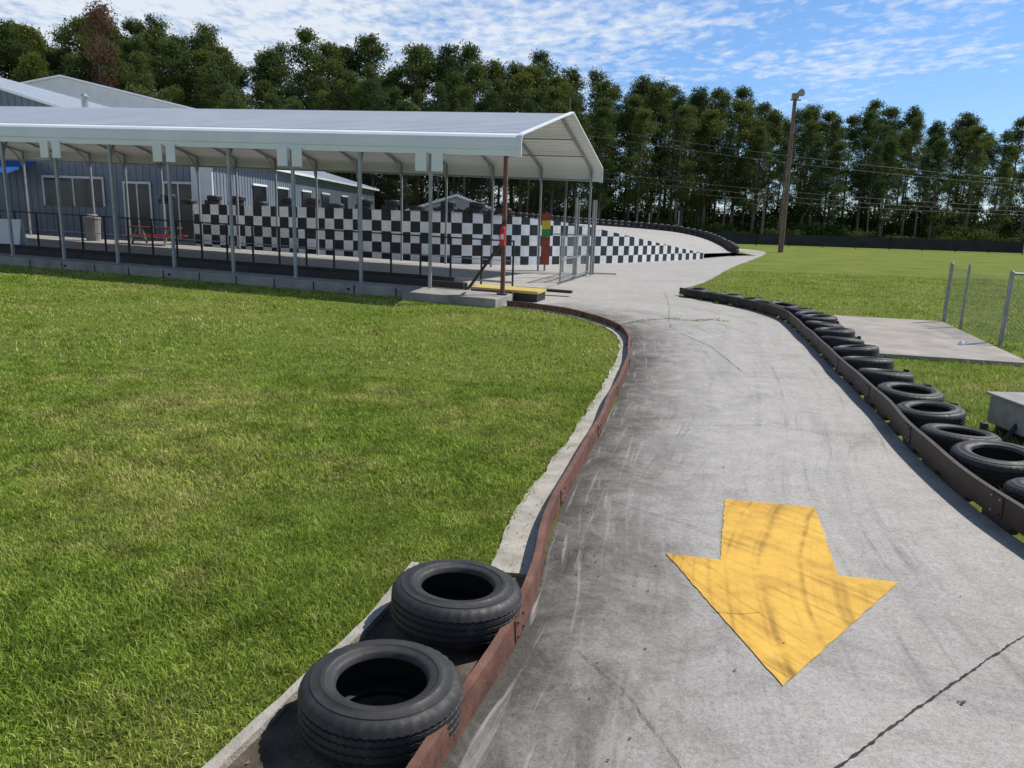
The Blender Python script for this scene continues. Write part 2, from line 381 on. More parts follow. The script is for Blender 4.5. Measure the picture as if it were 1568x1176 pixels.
def rail(name,P,side,z0,z1,mat,lean=0,th=.012,fl=.035,seg=1.6,slots=False):
    root=empty(name); a=Acc(); nn=normals2(P)*side; n=len(P)
    d=np.r_[0,np.cumsum(np.linalg.norm(np.diff(P,axis=0),axis=1))]
    prof=[(0,z0),(0,z1),(fl,z1),(fl,z1-.008),(th,z1-.010),(th,z0+.010),(fl,z0+.008),(fl,z0)]
    wob=.008*np.sin(d*1.7)+.006*np.sin(d*4.1)
    for i in range(n):
        for (o_,z) in prof:
            q=P[i]+nn[i]*(o_+wob[i]+lean*(z-z0)); a.v.append((q[0],q[1],z+.005*math.sin(d[i]*.9)+.003*math.sin(d[i]*5)))
    k=len(prof); mi=a.mi(mat)
    for i in range(n-1):
        for j in range(k):
            a.f.append((i*k+j,(i+1)*k+j,(i+1)*k+(j+1)%k,i*k+(j+1)%k)); a.m.append(mi)
    a.obj('channel',root)
    b=Acc(); s=0.5
    while s<d[-1]-.2:
        def at(s,o_,z):
            x=np.interp(s,d,P[:,0]);yy=np.interp(s,d,P[:,1]);nx_=np.interp(s,d,nn[:,0]);ny_=np.interp(s,d,nn[:,1]); w_=np.interp(s,d,wob)
            return Vector((x+nx_*(o_+w_+lean*(z-z0)),yy+ny_*(o_+w_+lean*(z-z0)),z))
        b.hexa([at(s-.07,-.006,z0+.012),at(s+.07,-.006,z0+.012),at(s+.07,-.001,z0+.012),at(s-.07,-.001,z0+.012),at(s-.07,-.006,z1-.012),at(s+.07,-.006,z1-.012),at(s+.07,-.001,z1-.012),at(s-.07,-.001,z1-.012)],mat)
        for ds in (-.045,.045):
            for zz in (z0+.03,z1-.03):
                b.cyl(at(s+ds,-.001,zz),at(s+ds,-.014,zz),.008,.007,M['steel'] if rng.random()<.4 else mat,6)
        b.hexa([at(s-.02,th,0),at(s+.02,th,0),at(s+.02,.10,0),at(s-.02,.10,0),at(s-.02,th,z1-.02),at(s+.02,th,z1-.02),at(s+.02,.03,z1-.02),at(s-.02,.03,z1-.02)],mat)
        if slots:
            for ds in (.0,.55,1.1):
                b.hexa([at(s+ds-.16,.0,0),at(s+ds+.16,.0,0),at(s+ds+.16,.05,0),at(s+ds-.16,.05,0),at(s+ds-.16,.003,z0+.004),at(s+ds+.16,.003,z0+.004),at(s+ds+.16,.05,z0+.004),at(s+ds-.16,.05,z0+.004)],mat)
        s+=seg
    b.obj('plates_and_bolts',root); return root
rail('steel_guard_rail',resample(railL,240)[0],1,.004,.125,M['rust'],lean=.05)
rail('steel_guard_rail',resample(railR[0:],240)[0],-1,.045,.20,M['darkrail'],lean=-.05,slots=True,seg=1.65)

# ---------------------------------------------------------------- tires
def tire_mesh(R,r,w,name):
    seg=120; h=w
    out=[(r,.030),(r+.006,.012),(r+.03,.004),(r+.055,.0),(R-.05,.003),(R-.03,.010),(R-.012,.020),(R-.004,.034)]
    zg=[.27,.42,.58,.73]
    for g in zg:
        z=h*g; out+=[(R,z-.0055),(R-.007,z-.0035),(R-.007,z+.0035),(R,z+.0055)]
    out+=[(R-.004,h-.034),(R-.012,h-.020),(R-.03,h-.010),(R-.036,h-.0085),(R-.038,h-.004),(R-.05,h-.003),(r+.055,h),(r+.052,h+.0025),(r+.04,h+.0025),(r+.037,h-.001),(r+.03,h-.004),(r+.014,h-.006),(r+.006,h-.012),(r,h-.030)]
    inn=[(r+.012,h-.034),(r+.05,h-.022),(R-.035,h-.035),(R-.022,h*.5),(R-.035,.035),(r+.05,.022),(r+.012,.034)]
    prof=out+inn; k=len(prof); v=[];f=[]
    ng0=8; ng1=8+16
    for i in range(seg):
        a=2*math.pi*i/seg; zz=.0026*(1 if i%2 else -1)
        for j,(rr,z) in enumerate(prof):
            if ng0<=j<ng1: z=z+zz
            if j in (6,7,ng1,ng1+1) and i%3==0: rr-=.005
            v.append((rr*math.cos(a),rr*math.sin(a),z))
    for i in range(seg):
        for j in range(k):
            f.append((i*k+j,((i+1)%seg)*k+j,((i+1)%seg)*k+(j+1)%k,i*k+(j+1)%k))
    me=bpy.data.meshes.new(name); me.from_pydata(v,[],f); me.materials.append(M['rubber']); me.polygons.foreach_set('use_smooth',[True]*len(f)); me.update(); 
    try: me.set_sharp_from_angle(angle=math.radians(38))
    except Exception: pass
    return me
T1=tire_mesh(.28,.155,.19,'tire_a'); T2=tire_mesh(.31,.18,.185,'tire_b'); T3=tire_mesh(.30,.165,.20,'tire_c')
def tire(me,x,y,z=0,rx=0,ry=0,rz=0,sc=1):
    o=bpy.data.objects.new('tire',me); COL.objects.link(o); o.location=(x,y,z); o.rotation_euler=(math.radians(rx),math.radians(ry),rz); o.scale=(sc,sc,sc); return o
tire(T1,-.42,2.33,.014,-1,2,.3); tire(T1,-.215,3.0,.03,2,3,1.3)
rt=[(3.42,3.1),(3.46,3.85),(3.5,4.55),(3.56,5.25),(3.64,5.92),(3.80,6.66),(4.00,7.5),(4.2,8.35),(4.4,9.25),(4.6,10.1),(4.82,11.0),(5.02,11.9),(5.24,12.8),(5.42,13.5),(5.52,14.2),(5.58,14.9),(5.5,15.6),(5.36,16.25),(5.16,16.85),(4.93,17.45),(4.7,18.05),(4.45,18.65)]
s=Acc()
for i,(x,yy) in enumerate(rt):
    tire((T2,T3)[i%2],x+random.uniform(-.02,.04),yy+random.uniform(-.05,.05),.006+random.random()*.015,random.uniform(-5,5),random.uniform(-3,8),random.random()*6,random.uniform(.94,1.04))
    s.bar((x+.33,yy+.28,-.05),(x+.35,yy+.28,.19),.05,.05,M['black'])
s.obj('tire_anchor_stakes')

# ---------------------------------------------------------------- pad, fence, box on right
pa=Acc(); pa.hexa([(5.1,10.55,-.02),(7.0,10.1,-.02),(8.3,14.7,-.02),(6.3,15.2,-.02),(5.1,10.55,.06),(7.0,10.1,.06),(8.3,14.7,.06),(6.3,15.2,.06)],M['pad'])
pa.obj('concrete_pad',bevel=.01)
s=Acc(); s.cyl((6.9,11.6,.06),(6.9,11.6,.09),.05,.045,M['trim'],8); s.cyl((6.9,11.6,.09),(6.9,11.6,.125),.045,.015,M['trim'],8); s.cyl((6.93,11.6,.09),(6.99,11.63,.10),.015,.012,M['grey'],8); s.obj('pipe_cap')
fr=empty('chain_link_fence'); fa=Acc(); fw=Acc()
fp=[(8.33,14.7),(8.2,13.9),(7.82,12.1)]
for i,(x,yy) in enumerate(fp):
    r=.032 if i!=1 else .022; fa.cyl((x,yy,-.05),(x,yy,1.17),r,r,M['steel'],12); fa.cyl((x,yy,1.17),(x,yy,1.20),r+.004,.008,M['steel'],12)
fw.chain((8.33,14.7,.06),(8.2,13.9,.06),1.05,.07,.006,M['steel']); fw.chain((8.2,13.9,.06),(7.82,12.1,.06),1.0,.07,.006,M['steel'])
fa.cyl((7.82,12.1,1.14),(14,11.4,1.14),.02,.02,M['steel'],8); fw.chain((7.82,12.1,.06),(14,11.4,.06),1.06,.07,.006,M['steel'])
for x in (10.6,13.4): fa.cyl((x,12.1-(x-7.82)*.113,0),(x,12.1-(x-7.82)*.113,1.2),.03,.03,M['steel'],12)
fa.obj('posts_and_rails',fr); fw.obj('wire_mesh',fr)
bx=empty('utility_box'); s=Acc(); s.box(4.32,5.0,6.2,6.7,.08,.33,M['grey']); s.obj('cabinet',bx,bevel=.01)
s=Acc(); s.box(4.29,5.03,6.17,6.73,.33,.355,M['grey']); s.obj('lid',bx,bevel=.008)
s=Acc(); s.box(4.38,4.44,6.25,6.65,0,.08,M['black']); s.box(4.88,4.94,6.25,6.65,0,.08,M['black']); s.box(4.5,4.8,6.185,6.199,.13,.27,M['steel']); s.cyl((4.2,6.25,.0),(4.33,6.3,.16),.018,.018,M['black'],8); s.obj('feet_and_plate',bx)

# ---------------------------------------------------------------- carport
cp=empty('carport'); B=1.63; NB=16; TL=B*NB
prof=[(-.08,2.97),(-.08,3.08),(-.095,3.10),(-.095,3.13),(-.08,3.15),(-.08,3.27),(-.055,3.33),(0.0,3.38)]
n=18
for i in range(n+1):
    s=0.05+(4.65-.05)*i/n; z=3.39+(4.40-3.39)*(s-.05)/4.6
    if 0<i<n: prof+=[(s-.035,z-.008),(s-.018,z+.020),(s+.018,z+.028),(s+.035,z+.008)]
    else: prof.append((s,z))
full=prof+[(9.3-s,z) for s,z in reversed(prof[:-1])]
r=Acc()
for k in range(len(full)-1):
    (s0,z0),(s1,z1)=full[k],full[k+1]
    nt_=8
    for q in range(nt_):
        ta=-.28+(TL+.5)*q/nt_; tb=-.28+(TL+.5)*(q+1)/nt_
        r.poly([Lt(ta,s0,z0),Lt(tb,s0,z0),Lt(tb,s1,z1),Lt(ta,s1,z1)],M['white'])
ro=r.obj('roof_panels',cp)
r=Acc()
tr=[(-.1,2.95),(-.1,3.28),(-.06,3.36),(0,3.40),(4.65,4.43),(9.3,3.40),(9.36,3.36),(9.4,3.28),(9.4,2.95)]
for k in range(len(tr)-1):
    (s0,z0),(s1,z1)=tr[k],tr[k+1]
    p0,p1=Lt(-.295,s0,z0),Lt(-.295,s1,z1)
    r.bar(p0,p1,.03,.10,M['trim'],up=U)
r.obj('gable_trim',cp)
fr_=Acc()
for i in range(NB+1):
    t=i*B; 
    for s in (0,9.3):
        if i==0 and s==0: continue
        fr_.lbox(t-.03,t+.03,s-.03,s+.03,.2 if s==0 else .06,3.33,M['steel'])
    fr_.bar(Lt(t,0,3.31),Lt(t,4.65,4.33),.06,.06,M['steel']); fr_.bar(Lt(t,9.3,3.31),Lt(t,4.65,4.33),.06,.06,M['steel'])
    for sg in (0,1):
        prev=None
        for k in range(7):
            a_=k/6*math.pi/2; s=.95*(1-math.cos(a_)); z=2.45+.99*math.sin(a_)+.05*s
            s_=s if sg==0 else 9.3-s; p=Lt(t,s_,z)
            if prev: fr_.bar(prev,p,.04,.04,M['steel'])
            prev=p
for (t,s_) in ((-.2,8.9),(-.2,9.3),(.35,9.3),(.8,9.3),(.0,7.2)): fr_.lbox(t-.03,t+.03,s_-.03,s_+.03,.06,2.4,M['steel'])
fr_.bar(Lt(0,0,3.0),Lt(TL,0,3.0),.05,.05,M['steel']); fr_.bar(Lt(0,9.3,3.0),Lt(TL,9.3,3.0),.05,.05,M['steel'])
for s,z in ((1.5,3.60),(3.0,3.93),(6.3,3.93),(7.8,3.60)): fr_.bar(Lt(0,s,z),Lt(TL,s,z),.04,.03,M['steel'])
fr_.obj('steel_frame',cp)
s=Acc(); s.lbox(-.04,.04,-.04,.04,.2,3.33,M['rust']); s.bar(Lt(.05,.0,1.25),Lt(.75,-.05,.25),.04,.055,M['darkrail']); s.lbox(-.1,.1,-.1,.1,.2,.22,M['rust']); s.obj('corner_post',cp)
s=Acc()
for t in (B,3*B,5*B,7*B):
    for d in (-.19,.17): s.lbox(t+d-.12,t+d+.12,-.14,-.11,2.62,3.02,M['trim'])
s.obj('hanging_sign_panels',cp)
s=Acc()
for i in range(0,NB):
    t0,t1=i*B+.04,(i+1)*B-.04
    if i<6: s.chain(Lt(t0,9.3,1.75),Lt(t1,9.3,1.75),1.2,.10,.010,M['black'])
s.obj('upper_mesh',cp)

# platform
pf=empty('pit_platform'); s=Acc(); s.lbox(1.9,TL+1,-.45,.35,-.1,.2,M['blockgrey']); s.lbox(-.12,1.9,-.85,.35,-.1,.185,M['blockgrey']); s.obj('kerb',pf,bevel=.02)
s=Acc(); 
for i in range(26): s.lbox(2.2+i*.98,2.2+i*.98+.03,-.455,-.44,.0,.19,M['crack'])
for t in (3.3,7.9,10.9): s.lbox(t,t+.07,-.456,-.44,.07,.12,M['crack'])
s.obj('joints',pf)
s=Acc(); s.lbox(0,TL+1,.35,9.6,-.1,.07,M['conc']); s.obj('floor',pf)
s=Acc()
for (s0,s1,z0,z1,t0) in ((.36,.46,.2,.34,1.0),(1.1,1.2,.07,.27,1.2),(1.9,2.0,.07,.3,1.8),(2.05,2.35,.07,.20,2.4)):
    s.lbox(t0,TL,s0,s1,z0,z1,M['black'])
s.lbox(1.2,TL,.62,1.02,.07,.16,M['brownwood'])
s.obj('black_guard_timbers',pf)
s=Acc(); s.lbox(-.62,.9,.55,1.35,.19,.25,M['yellowwood']); s.lbox(-.60,.9,.57,1.33,.01,.188,M['black']); s.lbox(-1.0,.4,2.2,2.4,.1,.16,M['black']); s.lbox(-.1,.85,.40,.5,.02,.23,M['brownwood']); s.obj('loading_boards',pf,bevel=.008)

rl=empty('pit_railing'); s=Acc(); ch=Acc()
s.bar(Lt(.6,2.8,1.20),Lt(TL,2.8,1.20),.035,.035,M['black']); s.bar(Lt(.6,2.8,.2),Lt(TL,2.8,.2),.05,.05,M['steel']); s.bar(Lt(.6,2.8,.72),Lt(TL,2.8,.72),.02,.02,M['steel'])
t=.6
while t<TL: s.lbox(t-.02,t+.02,2.78,2.82,.07,1.22,M['black']); t+=.815
s.obj('posts_and_rails',rl); ch.chain(Lt(6.5,2.8,.2),Lt(TL,2.8,.2+.3),1.0,.10,.005,M['black']); ch.obj('wire_mesh',rl)
gt=empty('chain_link_gate'); s=Acc(); ch=Acc()
for s0,s1 in ((5.2,7.2),(7.3,9.2)):
    for z in (.15,.7,1.3): s.bar(Lt(-.05,s0,z),Lt(-.05,s1,z),.035,.035,M['steel'])
    for q in (s0,s1): s.bar(Lt(-.05,q,.08),Lt(-.05,q,1.35),.04,.04,M['steel'])
    ch.chain(Lt(-.05,s0,.15),Lt(-.05,s1,.15),1.15,.07,.007,M['steel'])
s.bar(Lt(-.05,9.2,.1),Lt(-.9,9.7,.1),.04,.04,M['steel']); s.bar(Lt(-.05,9.2,1.3),Lt(.9,8.3,1.3),.04,.04,M['steel'])
s.obj('frame',gt); ch.obj('mesh',gt)

fe=empty('fire_extinguisher'); s=Acc(); p=Lt(-.0,-.12,0); x,yy=p.x,p.y
s.cyl((x,yy,1.20),(x,yy,1.55),.06,.06,M['red'],16); s.cyl((x,yy,1.55),(x,yy,1.61),.06,.025,M['red'],16); s.obj('cylinder',fe,smooth=False)
s=Acc(); s.cyl((x,yy,1.61),(x,yy,1.65),.022,.022,M['black'],8); s.bar((x-.02,yy,1.67),(x+.09,yy,1.70),.025,.015,M['black']); s.bar((x-.02,yy,1.645),(x+.08,yy,1.645),.025,.012,M['black']); s.cyl((x-.03,yy-.02,1.63),(x-.08,yy-.03,1.4),.012,.012,M['black'],8); s.box(x-.03,x+.03,yy-.066,yy-.061,1.33,1.43,M['trim']); s.obj('valve_and_label',fe)

fb=empty('flag_status_board'); s=Acc(); bp=Vector((.95,25.2,0))
for z0,z1,m in ((.3,1.2,'dred'),(1.2,1.45,'green'),(1.45,1.72,'yellow'),(1.72,1.95,'dred')): s.box(bp.x-.14,bp.x+.14,bp.y-.05,bp.y+.05,z0,z1-.004,M[m])
s.box(bp.x-.03,bp.x+.03,bp.y+.055,bp.y+.11,0,2.0,M['steel']); s.obj('board',fb)

# ---------------------------------------------------------------- checkered wall + raised deck
def l2(t,s_): q=C+U*t+W*s_; return (q.x,q.y)
wp=[(*l2(16.8,11.6),1.93),(*l2(12,11.6),1.93),(*l2(8,11.6),1.92),(*l2(5.6,11.7),1.92),(-.1,29.5,1.82),(1.9,31,1.66),(3.3,32.2,1.46),(5,33.9,1.14),(7.3,36.8,.72),(9.7,39.8,.30)]
WP,wl=resample(catmull(wp,10),90); nn=normals2(WP[:,:2])
v=[];f=[];uv=[]
d=np.linspace(0,wl,90)
for i in range(90):
    x,yy,zt=WP[i]; n_=nn[i]
    for (o_,z) in ((0,gz(x)-.05),(0,zt),(.2,zt),(.2,gz(x)-.05)):
        v.append((x+n_[0]*o_,yy+n_[1]*o_,z)); uv.append((d[i],z-.33+4))
for i in range(89):
    for j in range(3): f.append((i*4+j,(i+1)*4+j,(i+1)*4+j+1,i*4+j+1))
f.append((0,1,2,3)); f.append((356,357,358,359))
me=bpy.data.meshes.new('checkered_wall'); me.from_pydata(v,[],f); me.materials.append(M['check'])
ul=me.uv_layers.new(name='UVMap'); li=np.empty(len(me.loops),np.int32); me.loops.foreach_get('vertex_index',li); ul.data.foreach_set('uv',np.array(uv)[li].astype(np.float32).ravel())
o=bpy.data.objects.new('checkered_wall',me); COL.objects.link(o)
op=catmull([(-16,44,1.85),(-8,45,1.85),(-2,46,1.8),(2,48,1.62),(5,49.7,1.5),(8.3,50.6,1.36),(10.5,50.4,1.2),(11.9,49,.9),(12.6,47,.5),(12.7,45,.2)],8)
OP,ol=resample(op,90); s=Acc()
for i in range(89):
    a0=WP[i].copy();a1=WP[i+1].copy(); a0[:2]+=nn[i]*.2; a1[:2]+=nn[i+1]*.2; a0[2]-=.03;a1[2]-=.03
    s.poly([a0,a1,OP[i+1],OP[i]],M['conc'])
    s.poly([OP[i],OP[i+1],(OP[i+1][0]+2,OP[i+1][1]+2,0),(OP[i][0]+2,OP[i][1]+2,0)],M['grass'])
s.obj('raised_track_deck')
def low_tire(acc,x,y,z,R=.3,h=.2):
    n=14; mi=acc.mi(M['rubber']); b=len(acc.v); pr=[(R-.03,0),(R,.04),(R,h-.04),(R-.03,h),(R*.6,h),(R*.6,0)]
    for i in range(n):
        a_=2*math.pi*i/n
        for r_,z_ in pr: acc.v.append((x+math.cos(a_)*r_,y+math.sin(a_)*r_,z+z_))
    for i in range(n):
        for j in range(6): acc.f.append((b+i*6+j,b+((i+1)%n)*6+j,b+((i+1)%n)*6+(j+1)%6,b+i*6+(j+1)%6)); acc.m.append(mi)
s=Acc(); Q,_=resample(OP[30:],52)
for i in range(52):
    low_tire(s,Q[i][0],Q[i][1],Q[i][2]); low_tire(s,Q[i][0]+random.uniform(-.05,.05),Q[i][1]+.03,Q[i][2]+.2)
for i in range(14):
    t=1+i*1.15; x,yy=l2(t+2.8,12.35); low_tire(s,x,yy,1.9,.31,.21)
    if i%3: low_tire(s,x+.1,yy,2.11,.3,.19)
s.obj('tire_barrier')

# ---------------------------------------------------------------- buildings
bA=empty('metal_building')
def gable(parent,x0,x1,y0,y1,ze,zr,mw,mr,base=0,ribs=True):
    xm=(x0+x1)/2; w_=Acc(); r_=Acc()
    w_.poly([(x0,y0,base),(x1,y0,base),(x1,y0,ze),(xm,y0,zr),(x0,y0,ze)],mw); w_.poly([(x1,y0,base),(x1,y1,base),(x1,y1,ze),(x1,y0,ze)],mw)
    w_.poly([(x1,y1,base),(x0,y1,base),(x0,y1,ze),(xm,y1,zr),(x1,y1,ze)],mw); w_.poly([(x0,y1,base),(x0,y0,base),(x0,y0,ze),(x0,y1,ze)],mw)
    if ribs:
        x=x0+.3
        while x<x1: 
            zt=ze+(zr-ze)*(1-abs(x-xm)/(xm-x0)); w_.box(x-.03,x+.03,y0-.03,y0-.002,base,zt-.05,mw); x+=.3
        y_=y0+.3
        while y_<y1: w_.box(x1+.002,x1+.03,y_-.03,y_+.03,base,ze-.05,mw); y_+=.4
    w_.obj('walls',parent)
    sl=(zr-ze)/(x1-xm); e=.4
    for sg in (1,-1):
        xe=xm+sg*((x1-xm)+e); zz=ze-sl*e
        r_.hexa([(xm,y0-e,zr+.02),(xe,y0-e,zz+.02),(xe,y1+e,zz+.02),(xm,y1+e,zr+.02),(xm,y0-e,zr+.14),(xe,y0-e,zz+.14),(xe,y1+e,zz+.14),(xm,y1+e,zr+.14)],mr)
        y_=y0-e+.2
        while y_<y1+e:
            r_.hexa([(xm,y_-.03,zr+.145),(xe,y_-.03,zz+.145),(xe,y_+.03,zz+.145),(xm,y_+.03,zr+.145),(xm,y_-.02,zr+.18),(xe,y_-.02,zz+.18),(xe,y_+.02,zz+.18),(xm,y_+.02,zr+.18)],mr); y_+=.5
    r_.obj('roof',parent)
gable(bA,-48,-13.6,35,74,4.0,8.8,M['wall'],M['white'])
s=Acc(); f_=Acc()
for (x0,x1,z0,z1) in ((-21.2,-18.6,1.7,2.9),(-17.6,-16.5,.5,2.75),(-15.8,-14.6,.4,2.8),(-27,-24,1.6,2.9)):
    s.box(x0,x1,34.93,34.96,z0,z1,M['glass']); 
    for a_,b_,c_,d_ in ((x0-.08,x1+.08,z1,z1+.1),(x0-.08,x0,z0,z1),(x1,x1+.08,z0,z1),((x0+x1)/2-.03,(x0+x1)/2+.03,z0,z1)): f_.box(a_,b_,34.90,34.925,c_,d_,M['wallw'])
for yy in (40,44,49,54,60,66):
    s.box(-13.55,-13.52,yy,yy+2,1.9,3.0,M['glass']); f_.box(-13.55,-13.50,yy-.1,yy+2.1,3.0,3.1,M['trim'])
s.obj('windows_and_doors',bA); f_.obj('window_frames',bA)
s=Acc(); s.cyl((-20.2,37,5.7),(-20.2,37,6.65),.14,.14,M['steel'],10); s.cyl((-20.2,37,6.65),(-20.2,37,6.8),.22,.05,M['steel'],10); s.obj('roof_vent',bA)
s=Acc(); s.hexa([(-23.5,32.6,2.9),(-21.4,32.6,2.9),(-21.4,34.8,3.5),(-23.5,34.8,3.5),(-23.5,32.6,2.98),(-21.4,32.6,2.98),(-21.4,34.8,3.58),(-23.5,34.8,3.58)],M['blue']); s.obj('blue_awning',bA)
s=Acc(); s.box(-14.55,-13.62,34.80,34.95,.3,3.95,M['wallw']); s.obj('white_corner_panel',bA)
bB=empty('warehouse_building'); gable(bB,-64,-23,76,95,9.2,13.5,M['wallw'],M['white'],ribs=False)
bS=empty('storage_shed'); gable(bS,-6.4,-1.0,47,51,2.0,2.9,M['wallw'],M['white'],ribs=False)

tc=empty('trash_can'); s=Acc(); s.cyl((-16.2,29.5,gz(-16.2)),(-16.2,29.5,1.25),.24,.29,M['grey'],16); s.obj('body',tc); s=Acc(); s.cyl((-16.2,29.5,1.25),(-16.2,29.5,1.31),.31,.31,M['grey'],16); s.cyl((-16.2,29.5,1.31),(-16.2,29.5,1.42),.29,.16,M['grey'],16); s.obj('lid',tc)
pt=empty('picnic_table'); s=Acc(); bx_,by_,bz_=-13.6,29.0,.27
for k in range(4): s.box(bx_-.9,bx_+.9,by_-.36+k*.185,by_-.36+k*.185+.165,bz_+.72,bz_+.76,M['rust'])
for dy in (-.75,.55): s.box(bx_-.9,bx_+.9,by_+dy,by_+dy+.24,bz_+.42,bz_+.46,M['red'])
for dx in (-.6,.6):
    s.bar((bx_+dx,by_-.65,bz_),(bx_+dx,by_-.2,bz_+.72),.06,.06,M['steel']); s.bar((bx_+dx,by_+.65,bz_),(bx_+dx,by_+.2,bz_+.72),.06,.06,M['steel']); s.bar((bx_+dx+.001,by_-.7,bz_+.39),(bx_+dx+.001,by_+.7,bz_+.39),.05,.05,M['steel'])
s.obj('table_and_benches',pt)
sb=empty('sandwich_board_sign'); s=Acc(); x,yy=-14.6,22.3; z=gz(x)+.07
s.hexa([(x-.3,yy-.25,z),(x+.3,yy-.25,z),(x+.3,yy-.22,z),(x-.3,yy-.22,z),(x-.3,yy-.02,z+.95),(x+.3,yy-.02,z+.95),(x+.3,yy,z+.95),(x-.3,yy,z+.95)],M['trim'])
s.hexa([(x-.3,yy+.22,z),(x+.3,yy+.22,z),(x+.3,yy+.25,z),(x-.3,yy+.25,z),(x-.3,yy+.01,z+.95),(x+.3,yy+.01,z+.95),(x+.3,yy+.03,z+.95),(x-.3,yy+.03,z+.95)],M['trim']); s.obj('panels',sb)

# ---------------------------------------------------------------- far fence, light pole, wires
ff=empty('black_windscreen_fence'); s=Acc(); p=Acc()
FP=[(14,71,0),(22,71,0),(34,70.5,0),(45.5,69.5,0),(46.5,62,0)]
for i in range(4):
    a_,b_=Vector(FP[i]),Vector(FP[i+1]); n_=int((b_-a_).length/2.5); 
    m=M['blackfab'] if i<3 else M['wallw']
    s.bar(a_+Vector((0,0,.6)),b_+Vector((0,0,.6)),.03,1.0,m)
    for k in range(n_+1):
        q=a_.lerp(b_,k/n_); p.cyl(q,q+Vector((0,0,1.3)),.04,.04,M['blackfab'],6)
s.obj('fabric',ff); p.obj('posts',ff)
lp=empty('light_pole'); s=Acc(); s.cyl((18.5,54,0),(18.4,54,10.3),.19,.12,M['pole'],12); s.obj('pole',lp)
s=Acc(); s.box(18.15,18.55,53.7,54.0,10.15,10.5,M['grey']); s.bar((18.1,54,10.1),(18.8,54,10.1),.08,.08,M['steel']); s.cyl((18.5,53.7,10.45),(18.62,53.4,10.5),.16,.25,M['grey'],12); s.obj('floodlight',lp)
s=Acc()
for (x,yy,h) in ((4.6,75,13.0),(55,75,9.5),(24,76,5.5),(70,74,9)): s.cyl((x,yy,0),(x,yy,h),.12,.08,M['pole'],8)
for (x,yy,h) in ((4.6,75,12.6),(55,75,9.2)): s.bar((x-.1,yy-1,h),(x+.1,yy+1,h),.1,.1,M['pole'])
s.obj('utility_pole')
s=Acc()
for (z0,z1,yy) in ((10.6,6.6,75),(9.8,6.1,74.6),(6.6,4.3,74.8),(6.1,3.9,75.2),(5.5,3.6,75)):
    prev=None
    for k in range(25):
        q=k/24; pnt=Vector((4.6+50*q,yy,z0+(z1-z0)*q-1.2*4*q*(1-q)*.5))
        if prev: s.cyl(prev,pnt,.012,.012,M['wire'],4)
        prev=pnt
s.obj('power_lines')
s=Acc()
for (x,yy,h) in ((10.8,52,2.6),(9.0,53,2.4),(3.9,42,2.6)): s.cyl((x,yy,0.2),(x,yy,h),.04,.04,M['steel'],6)
s.obj('marker_posts')

# ---------------------------------------------------------------- grass blades
def in_poly(x,y,poly):
    c=np.zeros(len(x),bool); n=len(poly); j=n-1
    for i in range(n):
        xi,yi=poly[i]; xj,yj=poly[j]
        c^=((yi>y)!=(yj>y))&(x<(xj-xi)*(y-yi)/(yj-yi+1e-12)+xi); j=i
    return c
oy=OUT[:,1]; ox=OUT[:,0]; srt=np.argsort(oy); oy=oy[srt]; ox=ox[srt]
def blades(name,n,x0,x1,y0,y1,test,h,w):
    x=rng.uniform(x0,x1,n); y=rng.uniform(y0,y1,n)
    pn=.5+.2*np.sin(x*2.3+1.1*np.sin(y*1.7))+.2*np.sin(y*2.9+1.3*np.sin(x*1.3))+.15*np.sin(x*11+2*np.sin(y*7))*np.sin(y*13+2*np.sin(x*9))
    m=test(x,y)&(rng.random(n)<.55+.6*pn); x=x[m];y=y[m]; pn=pn[m]; n=len(x)
    gzv=SL*np.clip(XF-x,0,50)
    hh=h*(.45+.8*rng.random(n))*(.6+.8*pn); ww=w*(.7+.6*rng.random(n))
    a=rng.uniform(0,2*np.pi,n); lean=rng.uniform(0.1,1.3,n)*hh; b=rng.uniform(0,2*np.pi,n)
    dx=np.cos(a)*ww/2; dy=np.sin(a)*ww/2; lx=np.cos(b)*lean; ly=np.sin(b)*lean
    V=np.empty((n,5,3)); 
    V[:,0]=np.stack([x-dx,y-dy,gzv-.003],1); V[:,1]=np.stack([x+dx,y+dy,gzv-.003],1)
    V[:,2]=np.stack([x+dx*.8+lx*.35,y+dy*.8+ly*.35,gzv+hh*.6],1); V[:,3]=np.stack([x-dx*.8+lx*.35,y-dy*.8+ly*.35,gzv+hh*.6],1)
    V[:,4]=np.stack([x+lx,y+ly,gzv+hh*.9],1)
    me=bpy.data.meshes.new(name); me.vertices.add(5*n); me.vertices.foreach_set('co',V.ravel())
    base=np.arange(n)[:,None]*5; lo=np.concatenate([base+np.array([[0,1,2,3]]),base+np.array([[3,2,4]])],1).ravel()
    me.loops.add(7*n); me.loops.foreach_set('vertex_index',lo.astype(np.int32))
    me.polygons.add(2*n); st=np.empty(2*n,np.int32); st[0::2]=np.arange(n)*7; st[1::2]=np.arange(n)*7+4
    me.polygons.foreach_set('loop_start',st)
    me.update(calc_edges=True)
    at=me.attributes.new('rnd','FLOAT','POINT'); at.data.foreach_set('value',np.repeat(rng.random(n),5).astype(np.float32))
    me.materials.append(M['blade']); o=bpy.data.objects.new(name,me); COL.objects.link(o); return n
def tleft(x,y):
    xb=np.interp(y,oy,ox); m=(x<xb-.0+rng.normal(0,.015,len(x)))&(x>-.74*y-.5)
    t=(x-C.x)*U.x+(y-C.y)*U.y; s_=(x-C.x)*W.x+(y-C.y)*W.y
    m&=~((s_>-.47)|((s_>-.87)&(t<1.95)&(t>-.2))); return m
blades('lawn_grass',220000,-3.6,.3,1.5,4.5,tleft,.030,.0048)
blades('lawn_grass',220000,-6.5,1.0,4.5,8,tleft,.034,.0075)
blades('lawn_grass',170000,-16,1.9,8,22,tleft,.038,.014)
rx=railR[:,0]; ry=railR[:,1]
